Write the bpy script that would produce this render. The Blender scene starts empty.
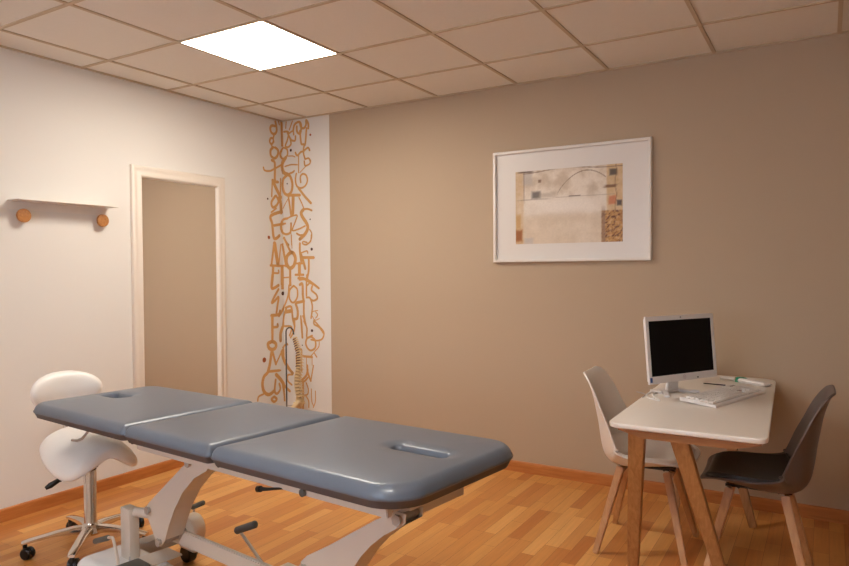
import bpy, bmesh, math, random
from math import sin, cos, pi, radians, sqrt
from mathutils import Vector, Matrix, noise
SC = bpy.context.scene
COL = SC.collection
random.seed(7)

# ------------------------------------------------------------------ materials
def new_mat(name):
    m = bpy.data.materials.new(name); m.use_nodes = True
    nt = m.node_tree; return m, nt, nt.nodes['Principled BSDF']
def S(c):  # sRGB 0-255 -> linear
    return tuple(((v/255)/12.92 if v/255 <= .04045 else ((v/255+.055)/1.055)**2.4) for v in c) + (1,)
def plain(name, col, rough=.5, metal=0, var=.06, scale=30, bump=0, bscale=200, coat=0, spec=.5, sheen=0):
    m, nt, b = new_mat(name); N = nt.nodes; Lk = nt.links
    tc = N.new('ShaderNodeTexCoord'); no = N.new('ShaderNodeTexNoise'); no.inputs['Scale'].default_value = scale
    no.inputs['Detail'].default_value = 3
    Lk.new(tc.outputs['Object'], no.inputs['Vector'])
    mx = N.new('ShaderNodeMix'); mx.data_type = 'RGBA'
    c = S(col); mx.inputs['A'].default_value = tuple(v*(1-var) for v in c[:3])+(1,)
    mx.inputs['B'].default_value = tuple(min(1, v*(1+var)) for v in c[:3])+(1,)
    Lk.new(no.outputs['Fac'], mx.inputs['Factor']); Lk.new(mx.outputs['Result'], b.inputs['Base Color'])
    b.inputs['Roughness'].default_value = rough; b.inputs['Metallic'].default_value = metal
    b.inputs['Coat Weight'].default_value = coat; b.inputs['Specular IOR Level'].default_value = spec
    b.inputs['Sheen Weight'].default_value = sheen
    if bump:
        n2 = N.new('ShaderNodeTexNoise'); n2.inputs['Scale'].default_value = bscale; n2.inputs['Detail'].default_value = 4
        Lk.new(tc.outputs['Object'], n2.inputs['Vector'])
        bp = N.new('ShaderNodeBump'); bp.inputs['Strength'].default_value = bump; bp.inputs['Distance'].default_value = .002
        Lk.new(n2.outputs['Fac'], bp.inputs['Height']); Lk.new(bp.outputs['Normal'], b.inputs['Normal'])
    return m
def wood(name, c1, c2, axis='Z', rough=.45, scale=9):
    m, nt, b = new_mat(name); N = nt.nodes; Lk = nt.links
    tc = N.new('ShaderNodeTexCoord'); mp = N.new('ShaderNodeMapping')
    s = [6, 6, 6]; s['XYZ'.index(axis)] = .6; mp.inputs['Scale'].default_value = s
    no = N.new('ShaderNodeTexNoise'); no.inputs['Scale'].default_value = scale; no.inputs['Detail'].default_value = 5
    no.inputs['Distortion'].default_value = .6
    Lk.new(tc.outputs['Object'], mp.inputs['Vector']); Lk.new(mp.outputs['Vector'], no.inputs['Vector'])
    cr = N.new('ShaderNodeValToRGB'); cr.color_ramp.elements[0].position = .3; cr.color_ramp.elements[1].position = .7
    cr.color_ramp.elements[0].color = S(c1); cr.color_ramp.elements[1].color = S(c2)
    Lk.new(no.outputs['Fac'], cr.inputs['Fac']); Lk.new(cr.outputs['Color'], b.inputs['Base Color'])
    b.inputs['Roughness'].default_value = rough
    return m
def floor_mat():
    m, nt, b = new_mat('beech_strip_floor'); N = nt.nodes; Lk = nt.links
    tc = N.new('ShaderNodeTexCoord'); sep = N.new('ShaderNodeSeparateXYZ'); Lk.new(tc.outputs['Object'], sep.inputs[0])
    cmb = N.new('ShaderNodeCombineXYZ'); Lk.new(sep.outputs['Y'], cmb.inputs['X']); Lk.new(sep.outputs['X'], cmb.inputs['Y'])
    br = N.new('ShaderNodeTexBrick'); br.offset = .37; br.offset_frequency = 1; br.squash = .8; br.squash_frequency = 3
    br.inputs['Scale'].default_value = 1; br.inputs['Brick Width'].default_value = .44; br.inputs['Row Height'].default_value = .066
    br.inputs['Mortar Size'].default_value = .0007; br.inputs['Mortar Smooth'].default_value = .3
    br.inputs['Color1'].default_value = (0,0,0,1); br.inputs['Color2'].default_value = (1,1,1,1); br.inputs['Mortar'].default_value = (.0,.0,.0,1)
    Lk.new(cmb.outputs[0], br.inputs['Vector'])
    cr = N.new('ShaderNodeValToRGB'); e = cr.color_ramp.elements
    e[0].color = S((190,118,58)); e[1].color = S((228,170,100))
    k = cr.color_ramp.elements.new(.35); k.color = S((205,138,72))
    k = cr.color_ramp.elements.new(.7); k.color = S((214,151,82))
    Lk.new(br.outputs['Color'], cr.inputs['Fac'])
    mp = N.new('ShaderNodeMapping'); mp.inputs['Scale'].default_value = (38, 2.2, 1); Lk.new(tc.outputs['Object'], mp.inputs['Vector'])
    no = N.new('ShaderNodeTexNoise'); no.inputs['Scale'].default_value = 2; no.inputs['Detail'].default_value = 5; no.inputs['Distortion'].default_value = .5
    Lk.new(mp.outputs['Vector'], no.inputs['Vector'])
    mr = N.new('ShaderNodeMapRange'); mr.inputs['To Min'].default_value = .82; mr.inputs['To Max'].default_value = 1.16
    Lk.new(no.outputs['Fac'], mr.inputs['Value'])
    mul = N.new('ShaderNodeMix'); mul.data_type = 'RGBA'; mul.blend_type = 'MULTIPLY'; mul.inputs['Factor'].default_value = 1
    Lk.new(cr.outputs['Color'], mul.inputs['A']); Lk.new(mr.outputs['Result'], mul.inputs['B'])
    mm = N.new('ShaderNodeMix'); mm.data_type = 'RGBA'; mm.inputs['B'].default_value = S((140,78,36))
    Lk.new(br.outputs['Fac'], mm.inputs['Factor']); Lk.new(mul.outputs['Result'], mm.inputs['A'])
    Lk.new(mm.outputs['Result'], b.inputs['Base Color'])
    b.inputs['Roughness'].default_value = .36; b.inputs['Specular IOR Level'].default_value = .4
    return m
def wall_mat(name, col, rough=.85):
    return plain(name, col, rough, var=.012, scale=3, bump=.12, bscale=260, spec=.25)
def emit(name, col, st):
    m, nt, b = new_mat(name); b.inputs['Base Color'].default_value = (1,1,1,1)
    b.inputs['Emission Color'].default_value = col; b.inputs['Emission Strength'].default_value = st; return m

M = {
 'floor': floor_mat(),
 'white_wall': wall_mat('white_paint', (230,226,220)),
 'taupe': wall_mat('taupe_paint', (189,168,144)),
 'tile': plain('ceiling_tile', (236,232,224), .9, var=.02, scale=60, bump=.3, bscale=420, spec=.2),
 'tbar': plain('ceiling_grid_bar', (200,182,156), .6, var=.02),
 'skirt': wood('skirting_wood', (180,108,52), (200,128,68), 'X', .4),
 'skirt_y': wood('skirting_wood_side', (180,108,52), (200,128,68), 'Y', .4),
 'lacquer': plain('white_lacquer', (235,228,220), .35, var=.015),
 'offwhite': plain('cream_frame_paint', (232,221,208), .45, var=.02),
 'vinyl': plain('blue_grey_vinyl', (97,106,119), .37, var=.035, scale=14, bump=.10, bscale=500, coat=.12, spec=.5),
 'vinyl_low': plain('vinyl_darker_below_seam', (74,70,72), .5, var=.04, scale=14),  # darker grey tone from the cushion seam down
 'steel': plain('white_powder_coated_steel', (206,194,180), .45, var=.03, scale=14),
 'steel_hi': plain('glossy_white_plastic', (236,236,236), .22, var=.01, coat=.4),
 'cream_plastic': plain('cream_plastic', (224,205,182), .4, var=.02),
 'grey_rubber': plain('grey_rubber', (92,92,86), .6, var=.05),
 'black': plain('black_plastic', (22,20,20), .4, var=.1),
 'chrome': plain('chrome', (225,222,218), .12, metal=1, var=.02),
 'bolt': plain('zinc_bolt', (176,168,160), .4, metal=.3, var=.05),
 'leather': plain('white_upholstery', (240,235,228), .42, var=.015, bump=.08, bscale=300, coat=.1),
 'beech': wood('beech_leg', (190,134,84), (210,158,106), 'Z', .45),
 'oak': wood('oak_leg', (166,114,66), (192,142,90), 'Z', .45, 12),
 'oak_x': wood('shaded_oak_rail', (152,98,50), (174,120,68), 'X', .45, 12),  # rails darkened beyond the legs, shade under the tabletop put into the colour
 'knob': wood('knob_wood', (172,112,60), (198,138,80), 'X', .5, 16),
 'desk': plain('desk_top_laminate', (240,232,222), .32, var=.01),
 'shell_w': plain('white_polypropylene', (232,224,216), .38, var=.01),
 'shell_b': plain('dark_taupe_polypropylene', (100,86,80), .42, var=.03),
 'pad_w': plain('white_leatherette_pad', (226,216,206), .5, var=.01),
 'pad_b': plain('black_leatherette_pad', (36,31,30), .48, var=.06),
 'screen': plain('dark_screen', (10,8,9), .5, var=.02, spec=.12),
 'device': plain('white_device_plastic', (232,226,222), .35, var=.01),
 'key': plain('white_key_plastic', (240,235,230), .45, var=.01),
 'keygap': plain('grey_keyboard_well', (178,168,160), .6, var=.02),
 'sticker': plain('blue_sticker', (50,84,140), .4),
 'logo': plain('pale_rose_logo', (196,170,172), .4),
 'teal': plain('teal_plastic', (20,140,110), .4),
 'tanp': plain('tan_plastic', (170,140,100), .5),
 'bone': plain('bone_resin', (222,196,150), .5, var=.08, scale=60),
 'disc': plain('disc_cartilage', (188,160,112), .6, var=.05),
 'nerve': plain('dark_red_nerve', (96,44,34), .5),
 'paint_ochre': plain('ochre_wall_paint', (214,162,98), .7, var=.10, scale=18),
 'paint_rust': plain('rust_wall_paint', (168,92,44), .7),
 'paint_dark': plain('dark_brown_wall_paint', (84,50,34), .7),
 'paint_grey': plain('taupe_grey_wall_paint', (170,142,112), .7),
 'outside': emit('daylight', (.62,.78,1,1), 1.0),
}
mm, nt, b = new_mat('mirror_glass'); b.inputs['Metallic'].default_value = 1; b.inputs['Roughness'].default_value = .015
b.inputs['Base Color'].default_value = (.93,.93,.92,1); M['mirror'] = mm
mm, nt, b = new_mat('window_glass'); b.inputs['Transmission Weight'].default_value = 1; b.inputs['Roughness'].default_value = 0
b.inputs['IOR'].default_value = 1.02; M['glass'] = mm
LAMP_COL = (1.0, .915, .795, 1)
M['lamp'] = emit('lit_diffuser', LAMP_COL, 27)

# ------------------------------------------------------------------ mesh helpers
def mesh_obj(name, bm, mats, parent=None, smooth=True, angle=35):
    bmesh.ops.recalc_face_normals(bm, faces=bm.faces)
    me = bpy.data.meshes.new(name); 
    if smooth:
        for f in bm.faces: f.smooth = True
        for e in bm.edges:
            if len(e.link_faces) == 2 and e.calc_face_angle(0) > radians(angle): e.smooth = False
    bm.to_mesh(me); bm.free()
    for m in (mats if isinstance(mats, (list, tuple)) else [mats]): me.materials.append(m)
    o = bpy.data.objects.new(name, me); COL.objects.link(o)
    if parent: o.parent = parent
    return o
def setp(o, label=None, cat=None, group=None, kind=None):
    if label: o['label'] = label
    if cat: o['category'] = cat
    if group: o['group'] = group
    if kind: o['kind'] = kind
    return o
def root(name, loc, label, cat, rz=0, group=None):
    o = bpy.data.objects.new(name, None); COL.objects.link(o); o.location = loc; o.rotation_euler = (0,0,rz)
    o.empty_display_size = .05
    return setp(o, label, cat, group)
def add_box(bm, lo, hi, bev=0, seg=2, mat=0, mtx=None):
    r = bmesh.ops.create_cube(bm, size=1); vs = r['verts']
    c = [(a+b)/2 for a, b in zip(lo, hi)]; s = [abs(b-a) for a, b in zip(lo, hi)]
    for v in vs: v.co = Vector((v.co.x*s[0]+c[0], v.co.y*s[1]+c[1], v.co.z*s[2]+c[2]))
    fs = list({f for v in vs for f in v.link_faces})
    for f in fs: f.material_index = mat
    if bev:
        es = list({e for v in vs for e in v.link_edges})
        rr = bmesh.ops.bevel(bm, geom=es, offset=bev, segments=seg, affect='EDGES', profile=.5, clamp_overlap=True)
        vs = list({v for f in rr['faces'] for v in f.verts} | {v for v in vs if v.is_valid})
        for f in {f for v in vs for f in v.link_faces}: f.material_index = mat
    if mtx is not None:
        for v in vs: v.co = mtx @ v.co
    return vs
def add_tube(bm, pts, rad, n=12, mat=0, cap=True):
    pts = [Vector(p) for p in pts]
    rads = rad if isinstance(rad, (list, tuple)) else [rad]*len(pts)
    up = None; rings = []
    for i, p in enumerate(pts):
        t = (pts[min(i+1, len(pts)-1)] - pts[max(i-1, 0)]).normalized()
        if up is None:
            up = t.orthogonal().normalized()
        else:
            up = (up - t*up.dot(t)).normalized()
        b_ = t.cross(up)
        rings.append([bm.verts.new(p + (up*cos(2*pi*k/n) + b_*sin(2*pi*k/n))*rads[i]) for k in range(n)])
    for a, b_ in zip(rings, rings[1:]):
        for k in range(n):
            f = bm.faces.new((a[k], a[(k+1) % n], b_[(k+1) % n], b_[k])); f.material_index = mat
    if cap:
        bm.faces.new(rings[0][::-1]).material_index = mat; bm.faces.new(rings[-1]).material_index = mat
def add_lathe(bm, prof, n=24, c=(0,0,0), mat=0, axis='Z'):
    rings = []
    for r, z in prof:
        ring = []
        for k in range(n):
            a = 2*pi*k/n
            v = (r*cos(a), r*sin(a), z)
            if axis == 'X': v = (z, r*cos(a), r*sin(a))
            if axis == 'Y': v = (r*cos(a), z, r*sin(a))
            ring.append(bm.verts.new(Vector(v)+Vector(c)))
        rings.append(ring)
    for a, b_ in zip(rings, rings[1:]):
        for k in range(n):
            bm.faces.new((a[k], a[(k+1) % n], b_[(k+1) % n], b_[k])).material_index = mat
    bm.faces.new(rings[0][::-1]).material_index = mat; bm.faces.new(rings[-1]).material_index = mat
def add_prism(bm, poly, y0, y1, mat=0):   # polygon in x,z extruded along y
    a = [bm.verts.new((p[0], y0, p[1])) for p in poly]; c = [bm.verts.new((p[0], y1, p[1])) for p in poly]
    bm.faces.new(a).material_index = mat; bm.faces.new(c[::-1]).material_index = mat
    n = len(poly)
    for k in range(n): bm.faces.new((a[k], a[(k+1) % n], c[(k+1) % n], c[k])).material_index = mat
def add_beam(bm, p, q, w0, d0, w1=None, d1=None, up=(0,0,1), mat=0, bev=0):  # tapered rectangular bar from p to q
    p, q = Vector(p), Vector(q); t = (q-p).normalized(); u = Vector(up)
    a = (u - t*u.dot(t)).normalized(); b_ = t.cross(a); w1 = w0 if w1 is None else w1; d1 = d0 if d1 is None else d1
    R0 = [bm.verts.new(p + a*w0*i/2 + b_*d0*j/2) for i, j in ((-1,-1),(1,-1),(1,1),(-1,1))]
    R1 = [bm.verts.new(q + a*w1*i/2 + b_*d1*j/2) for i, j in ((-1,-1),(1,-1),(1,1),(-1,1))]
    fs = [bm.faces.new(R0[::-1]), bm.faces.new(R1)]
    for k in range(4): fs.append(bm.faces.new((R0[k], R0[(k+1) % 4], R1[(k+1) % 4], R1[k])))
    for f in fs: f.material_index = mat
    if bev:
        es = list({e for f in fs for e in f.edges})
        bmesh.ops.bevel(bm, geom=es, offset=bev, segments=2, affect='EDGES', clamp_overlap=True)
def catmull(P, n):
    out = []
    for i in range(len(P)-1):
        p0, p1, p2, p3 = P[max(i-1,0)], P[i], P[i+1], P[min(i+2, len(P)-1)]
        for k in range(n):
            t = k/n
            out.append(tuple(.5*((2*b)+(-a+c)*t+(2*a-5*b+4*c-d)*t*t+(-a+3*b-3*c+d)*t**3) for a, b, c, d in zip(p0, p1, p2, p3)))
    out.append(tuple(P[-1])); return out
def sub(o, lv=1):
    md = o.modifiers.new('sub', 'SUBSURF'); md.levels = lv; md.render_levels = lv; return o
def solid(o, t, off=0):
    md = o.modifiers.new('solid', 'SOLIDIFY'); md.thickness = t; md.offset = off; return o

# ------------------------------------------------------------------ room
H = 2.555; RX = 6.6; RY = -5.3; GX = .262; GY = -.518; TI = .6; T = .1
LIGHT = (GX+TI, GX+2*TI, GY-2*TI, GY-TI); FILL_LIGHT = (GX+4*TI, GX+5*TI, GY-6*TI, GY-5*TI)
bm = bmesh.new(); add_box(bm, (-T, RY-T, -.08), (RX+T, T, 0)); setp(mesh_obj('floor', bm, M['floor'], smooth=False), kind='structure')
bm = bmesh.new(); add_box(bm, (-T, RY-T, 0), (0, T, H+.12)); setp(mesh_obj('wall_left', bm, M['white_wall'], smooth=False), kind='structure')
bm = bmesh.new(); add_box(bm, (RX, RY-T, 0), (RX+T, T, H+.12)); setp(mesh_obj('wall_right', bm, M['white_wall'], smooth=False), kind='structure')
bm = bmesh.new(); add_box(bm, (0, 0, 0), (.488, T, H+.12), mat=1); add_box(bm, (.488, 0, 0), (RX, T, H+.12), mat=0)
setp(mesh_obj('wall_back', bm, [M['taupe'], M['white_wall']], smooth=False), kind='structure')
WX0, WX1, WZ0, WZ1 = 1.2, 3.2, .9, 2.2  # unseen window behind the camera, added to let in cool daylight
bm = bmesh.new()
add_box(bm, (0, RY-T, 0), (WX0, RY, H+.12)); add_box(bm, (WX1, RY-T, 0), (RX, RY, H+.12))
add_box(bm, (WX0, RY-T, 0), (WX1, RY, WZ0)); add_box(bm, (WX0, RY-T, WZ1), (WX1, RY, H+.12))
setp(mesh_obj('wall_front', bm, M['white_wall'], smooth=False), kind='structure')
bm = bmesh.new()
for a, c in (((WX0, WZ0), (WX0+.06, WZ1)), ((WX1-.06, WZ0), (WX1, WZ1)), ((WX0+.06, WZ0), (WX1-.06, WZ0+.06)), ((WX0+.06, WZ1-.06), (WX1-.06, WZ1)), ((2.17, WZ0+.06), (2.23, WZ1-.06))):
    add_box(bm, (a[0], RY-.07, a[1]), (c[0], RY-.02, c[1]), .004)
win = setp(mesh_obj('unseen_window_1', bm, M['lacquer']), kind='structure')
bm = bmesh.new(); add_box(bm, (WX0+.05, RY-.05, WZ0+.05), (WX1-.05, RY-.044, WZ1-.05)); mesh_obj('pane', bm, M['glass'], win, smooth=False)

# ceiling: lay-in tiles on an exposed bar grid
xs = [0] + [GX+TI*i for i in range(0, 12) if GX+TI*i < RX] + [RX]
ys = [0] + [GY-TI*i for i in range(0, 9) if GY-TI*i > RY] + [RY]
bm = bmesh.new(); add_box(bm, (-T, RY-T, H+.03), (RX+T, T, H+.12))
for i in range(len(xs)-1):
    for j in range(len(ys)-1):
        if any(abs(xs[i]-q[0]) < .01 and abs(ys[j+1]-q[2]) < .01 for q in (LIGHT, FILL_LIGHT)): continue
        add_box(bm, (xs[i]+.002, ys[j+1]+.002, H+.005), (xs[i+1]-.002, ys[j]-.002, H+.022))
ceil = setp(mesh_obj('ceiling', bm, M['tile'], smooth=False), kind='structure')
bm = bmesh.new(); w = .0095
for x in xs[1:-1]: add_box(bm, (x-w, RY, H-.001), (x+w, 0, H+.008))
for y in ys[1:-1]: add_box(bm, (0, y-w, H-.0008), (RX, y+w, H+.0078))
for lo, hi in (((0, RY, H-.002), (.018, 0, H+.006)), ((0, -.018, H-.002), (RX, 0, H+.006)), ((RX-.018, RY, H-.002), (RX, 0, H+.006)), ((0, RY, H-.002), (RX, RY+.018, H+.006))):
    add_box(bm, lo, hi)
mesh_obj('grid_bars', bm, M['tbar'], ceil, smooth=False)

def skirting(name, p0, p1, along):
    bm = bmesh.new(); prof = [(0,0),(.013,0),(.013,.062),(.010,.068),(.004,.070),(0,.070)]
    rings = []
    for q in (p0, p1):
        rings.append([bm.verts.new((q[0]+(a if along == 'Y' else 0), q[1]-(a if along == 'X' else 0), z)) for a, z in prof])
    n = len(prof)
    for k in range(n): bm.faces.new((rings[0][k], rings[0][(k+1) % n], rings[1][(k+1) % n], rings[1][k]))
    bm.faces.new(rings[0]); bm.faces.new(rings[1][::-1])
    return setp(mesh_obj(name, bm, M['skirt_y' if along == 'Y' else 'skirt'], smooth=False), kind='structure')
skirting('baseboard_left', (0, RY, 0), (0, 0, 0), 'Y')
skirting('baseboard_back', (.013, 0, 0), (RX, 0, 0), 'X')

# ceiling lamp panel, and an unseen second one added to brighten the room
for LT, lab in ((LIGHT, 'square lit light panel set in the tiled ceiling near the corner'), (FILL_LIGHT, 'unseen square light panel added to the tiled ceiling to brighten the room')):
    r = root('ceiling_light', ((LT[0]+LT[1])/2, (LT[2]+LT[3])/2, H), lab, 'ceiling light')
    bm = bmesh.new(); add_box(bm, (-.288,-.288,-.0005), (.288,.288,.010)); mesh_obj('diffuser', bm, M['lamp'], r, smooth=False)
    bm = bmesh.new()
    for s in (-1, 1):
        add_box(bm, (-.299, s*.293-.006, 0), (.299, s*.293+.006, .028)); add_box(bm, (s*.293-.006, -.287, 0), (s*.293+.006, .287, .028))
    mesh_obj('frame', bm, M['lacquer'], r, smooth=False)

# ------------------------------------------------------------------ wall lettering (painted strokes, x<0 side wall, x>0 back wall)
LET = """19:-78,2541 -68,2511 -64,2469 -89,2440 -124,2445 -137,2478 -118,2502 -83,2505
16:-100,2378 -126,2353 -145,2371 -135,2397 -110,2402 -100,2378
14:-94,2432 -105,2404
14:-126,2353 -116,2334 -81,2332
20:-81,2332 -51,2315 -56,2275 -92,2245 -132,2261 -136,2303 -111,2327
28:-4,2552 3,2351
14:47,2552 41,2497
14:113,2546 79,2479
11:-42,2548 -32,2525
20:22,2471 69,2462 59,2403 35,2355 63,2342 96,2363 88,2407
20:60,2459 97,2399 139,2387 144,2422
17:69,2448 117,2467 126,2435
23:121,2467 136,2515 183,2532 206,2500 195,2438 163,2455 159,2498
23:192,2526 205,2486 233,2476 256,2501 257,2536 279,2505 278,2470
21:191,2459 204,2359 227,2350
21:260,2472 245,2348 227,2350
19:236,2342 226,2301 230,2266 243,2229
19:11,2343 -25,2298 -16,2263 24,2256 57,2282 53,2325 20,2342
11:62,2270 114,2266 137,2256
20:142,2291 161,2265 198,2290 226,2294 272,2318 290,2295
17:243,2229 280,2233 298,2203
21:-123,2225 -93,2215 -89,2166 -90,2067 -55,2060
14:-217,2157 -203,2135 -144,2138 -83,2167 -11,2204
37:38,2260 4,2220 -1,2177 17,2140 55,2123
19:55,2123 112,2136 126,2146
14:28,2189 94,2198 160,2192
14:175,2269 173,2128
17:298,2215 288,2188 243,2178 234,2214
9:252,2174 187,2127
14:-120,2064 -129,1936
28:-115,2064 -81,2011 -26,1938
14:-24,2088 -31,1938
28:55,2119 12,2090 1,2034 20,1975 58,1958 96,1984 106,2048 83,2106 55,2119
19:149,2122 139,2074 153,2023 194,2003 240,2017 264,2057 251,2101 214,2114 191,2091 195,2048
25:171,2004 230,1940 298,1877
28:48,1955 184,1947
19:-87,1945 -133,1891 -119,1850 -78,1867 -52,1905 -77,1946
28:-41,1935 -27,1893 -23,1814
13:-134,1810 -78,1846
10:72,1941 33,1893 -1,1845
21:62,1942 75,1877 88,1790
37:114,1938 107,1804
14:175,1928 202,1884 224,1837
19:224,1833 266,1832 306,1818
23:-2,1827 -140,1782 -126,1716 -112,1610 -82,1604 -46,1627
19:-106,1706 -40,1717 26,1727
23:50,1767 2,1758 -24,1714 -15,1664 29,1639 77,1651 87,1697 87,1726
16:50,1767 98,1783 154,1786 130,1731 101,1668 171,1677 236,1699
35:220,1830 196,1806 210,1770 246,1727 264,1684 235,1635 179,1595
19:147,1642 180,1627 226,1629
14:282,1669 304,1633 290,1578 243,1546
9:86,1647 90,1550
23:5,1614 38,1570 57,1551
19:-108,1562 -141,1385
32:-103,1562 -84,1474 -65,1389
11:-32,1554 -55,1396
28:-11,1565 12,1468 30,1381
17:-151,1385 26,1381
23:10,1612 47,1546 84,1488
37:84,1492 41,1460 35,1403 68,1363 111,1381 131,1437 112,1481 84,1492
9:91,1631 94,1524
16:299,1624 290,1576 243,1549 207,1560 216,1574 253,1566
24:179,1561 178,1501 191,1415
14:196,1486 252,1499 261,1481
28:187,1479 214,1415 232,1358
28:210,1447 320,1445
23:270,1443 268,1344 249,1274
19:135,1400 205,1400
37:172,1398 171,1309
23:129,1309 213,1309
23:-121,1381 -127,1311 -138,1229
14:-117,1325 -61,1324 -61,1346
37:-14,1378 -16,1226
28:73,1356 71,1226
11:-10,1284 62,1288
28:161,1281 203,1281 249,1267
23:240,1267 312,1232
22:-131,1309 -142,1210 -110,1205 -62,1225
28:-19,1308 -15,1190
22:71,1307 76,1224
9:-19,1287 71,1291
19:-63,1192 -105,1143 -141,1087 -105,1102 -64,1129 -77,1060 -89,1002
20:59,1224 47,1140 12,1064 -30,1007 -60,976
19:108,1220 64,1182 63,1115 101,1083 145,1125 146,1191 108,1220
28:174,1229 201,1233 205,1143 215,1093
28:139,1084 215,1097
28:128,1075 149,1018 143,959 110,950
23:174,1270 239,1274 292,1250 370,1202
19:250,1307 244,1258 242,1143
17:254,1225 281,1250
20:302,1217 296,1185 343,1153 353,1120 316,1103 290,1111
23:215,1093 214,995 229,913
19:242,1127 279,1123 300,1070 299,1022 288,964
9:310,1018 357,1027
11:336,1014 356,991 335,965
9:299,981 330,949 372,963
23:29,1040 0,972 -14,889
23:18,1039 79,1049 94,958 115,892
37:12,1006 84,1016
25:-136,980 -139,844
22:-148,985 -66,988 -48,1016
19:-132,890 -79,890 -79,910
19:181,977 190,840
19:203,978 234,913
19:319,949 319,916 371,894 412,850
23:-138,857 -139,791
26:-143,776 -184,767 -188,749 -175,725 -144,712 -111,718 -97,740 -111,764 -143,776
19:-144,705 -159,637 -201,531
19:-141,701 -102,589
14:-41,673 -102,589
14:-189,542 -49,532
28:-20,881 -44,832 -45,774
19:-1,888 71,890 82,866 59,814
19:115,933 109,858 70,798
19:-16,713 25,746 36,738
32:-16,704 -6,619 55,538 88,510
23:186,944 195,804
19:213,937 244,880 243,806 297,825
20:286,816 243,798 232,748 274,705 327,729 328,786 286,816
17:324,940 371,901 417,855 401,805 349,787 286,792
11:369,780 364,739 327,704 284,661
19:118,705 183,708 182,655
28:133,652 137,514
23:177,654 294,653
19:177,654 181,588 186,539
9:236,650 235,592
9:294,653 294,588
15:316,687 342,656
25:-150,692 -187,549 -238,507 -256,445 -235,385 -184,356 -126,376
19:-187,541 -64,533
28:-100,504 -47,455 0,398 55,360
19:-107,464 -120,375 -91,349 -55,381 -66,425
23:-24,418 -7,340 -2,272
14:-246,370 -297,359 -308,328
19:-126,330 -156,315 -127,289 -97,305 -126,330
30:-32,679 -9,618 36,552 85,514
19:85,497 35,489 34,443 78,413
22:177,454 231,500 248,550
19:160,453 209,452 247,484
23:198,447 195,235
23:243,583 248,526 279,462
14:307,587 279,462
14:230,442 251,394 245,352 213,341
14:229,334 255,296 255,246
11:283,397 287,299 303,267
11:325,384 324,302 302,251"""
bm = bmesh.new()
def wpt(s, z, side, off): return (off, s, z) if side == 0 else (s, -off, z)
cnt = 0
def disc(s, z, rad, side, off, mat):
    vs = [bm.verts.new(wpt(s+rad*cos(2*pi*k/10), z+rad*sin(2*pi*k/10), side, off)) for k in range(10)]
    bm.faces.new(vs).material_index = mat
for ln in LET.split('\n'):
    w_, pp = ln.split(':'); hw = float(w_)*.001*.5
    P = [tuple(float(v)/1000 for v in q.split(',')) for q in pp.split()]
    P = catmull(P, 4) if len(P) > 2 else P
    tot = len(P)-1
    for i in range(tot):
        (s0, z0), (s1, z1) = P[i], P[i+1]
        cnt += 1; off = .0012 + (cnt % 40)*.00002
        for side in (0, 1):
            hh = hw*(1.15 if side == 0 else .85)
            if side == 0 and min(s0, s1) > hh*.7: continue
            if side == 1 and max(s0, s1) < -hh*.7: continue
            dx, dz = s1-s0, z1-z0; l = sqrt(dx*dx+dz*dz)
            if l < 1e-5: continue
            nx, nz = -dz/l*hh, dx/l*hh
            lim = (lambda v: min(v, -.0005)) if side == 0 else (lambda v: max(v, .0005))
            q = [(lim(s0+nx), z0+nz), (lim(s1+nx), z1+nz), (lim(s1-nx), z1-nz), (lim(s0-nx), z0-nz)]
            if max(a for a, c in q)-min(a for a, c in q) < .0012: continue
            bm.faces.new([bm.verts.new(wpt(a, min(c, H-.003), side, off)) for a, c in q])
            for (s_, z_) in ((s0, z0), (s1, z1)):
                if abs(s_) > hh and (s_ < 0) == (side == 0) and z_ + hh < H: disc(s_, z_, hh*.98, side, off+.00001, 0)
for s, z, rd, k in [(0.3, 2.416, 0.0096, 1), (0.094, 2.314, 0.012, 2), (0.052, 2.048, 0.0064, 2), (-0.175, 1.914, 0.0064, 2), (-0.167, 1.608, 0.0112, 1), (0.289, 1.749, 0.0064, 2), (0.302, 1.512, 0.012, 2), (-0.003, 1.157, 0.013, 2), (0.297, 0.864, 0.0121, 2), (-0.233, 0.639, 0.0158, 1), (0.194, 0.742, 0.0056, 2), (0.142, 0.264, 0.0084, 2)]:
    side = 0 if s < 0 else 1
    if abs(s) < rd: s = rd*1.05*(1 if s > 0 else -1)
    disc(s, z, rd*(1.3 if side == 0 else 1), side, .0025, k)
bm.normal_update()
me_o = mesh_obj('wall_lettering', bm, [M['paint_ochre'], M['paint_rust'], M['paint_dark']], smooth=False)
setp(me_o, 'tall column of tangled ochre hand-painted letters and dots in the white room corner', 'wall lettering')

# ------------------------------------------------------------------ mirror on the left wall
MY0, MY1, MZ0, MZ1 = -1.405, -.632, .36, 2.026
r = root('wall_mirror', (0, (MY0+MY1)/2, MZ0), 'tall rectangular mirror in cream moulded frame on the white wall', 'mirror')
hw_, hh_ = (MY1-MY0)/2, MZ1-MZ0
prof = [(0,.0),(0,.016),(.006,.024),(.018,.026),(.028,.020),(.040,.022),(.052,.030),(.064,.030),(.072,.022),(.078,.012),(.078,.0)]
bm = bmesh.new()
cor = [(-1,0),(1,0),(1,1),(-1,1)]
rings = []
for sx, sz in cor:
    rings.append([bm.verts.new((d+.001, sx*(hw_-a), (a if sz == 0 else hh_-a))) for a, d in prof])
for k in range(4):
    A, B = rings[k], rings[(k+1) % 4]
    for j in range(len(prof)):
        jj = (j+1) % len(prof); bm.faces.new((A[j], A[jj], B[jj], B[j]))
mesh_obj('frame', bm, M['offwhite'], r, angle=50)
bm = bmesh.new(); add_box(bm, (.002, -hw_+.074, .074), (.010, hw_-.074, hh_-.074)); mesh_obj('mirror_glass', bm, M['mirror'], r, smooth=False)

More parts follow.
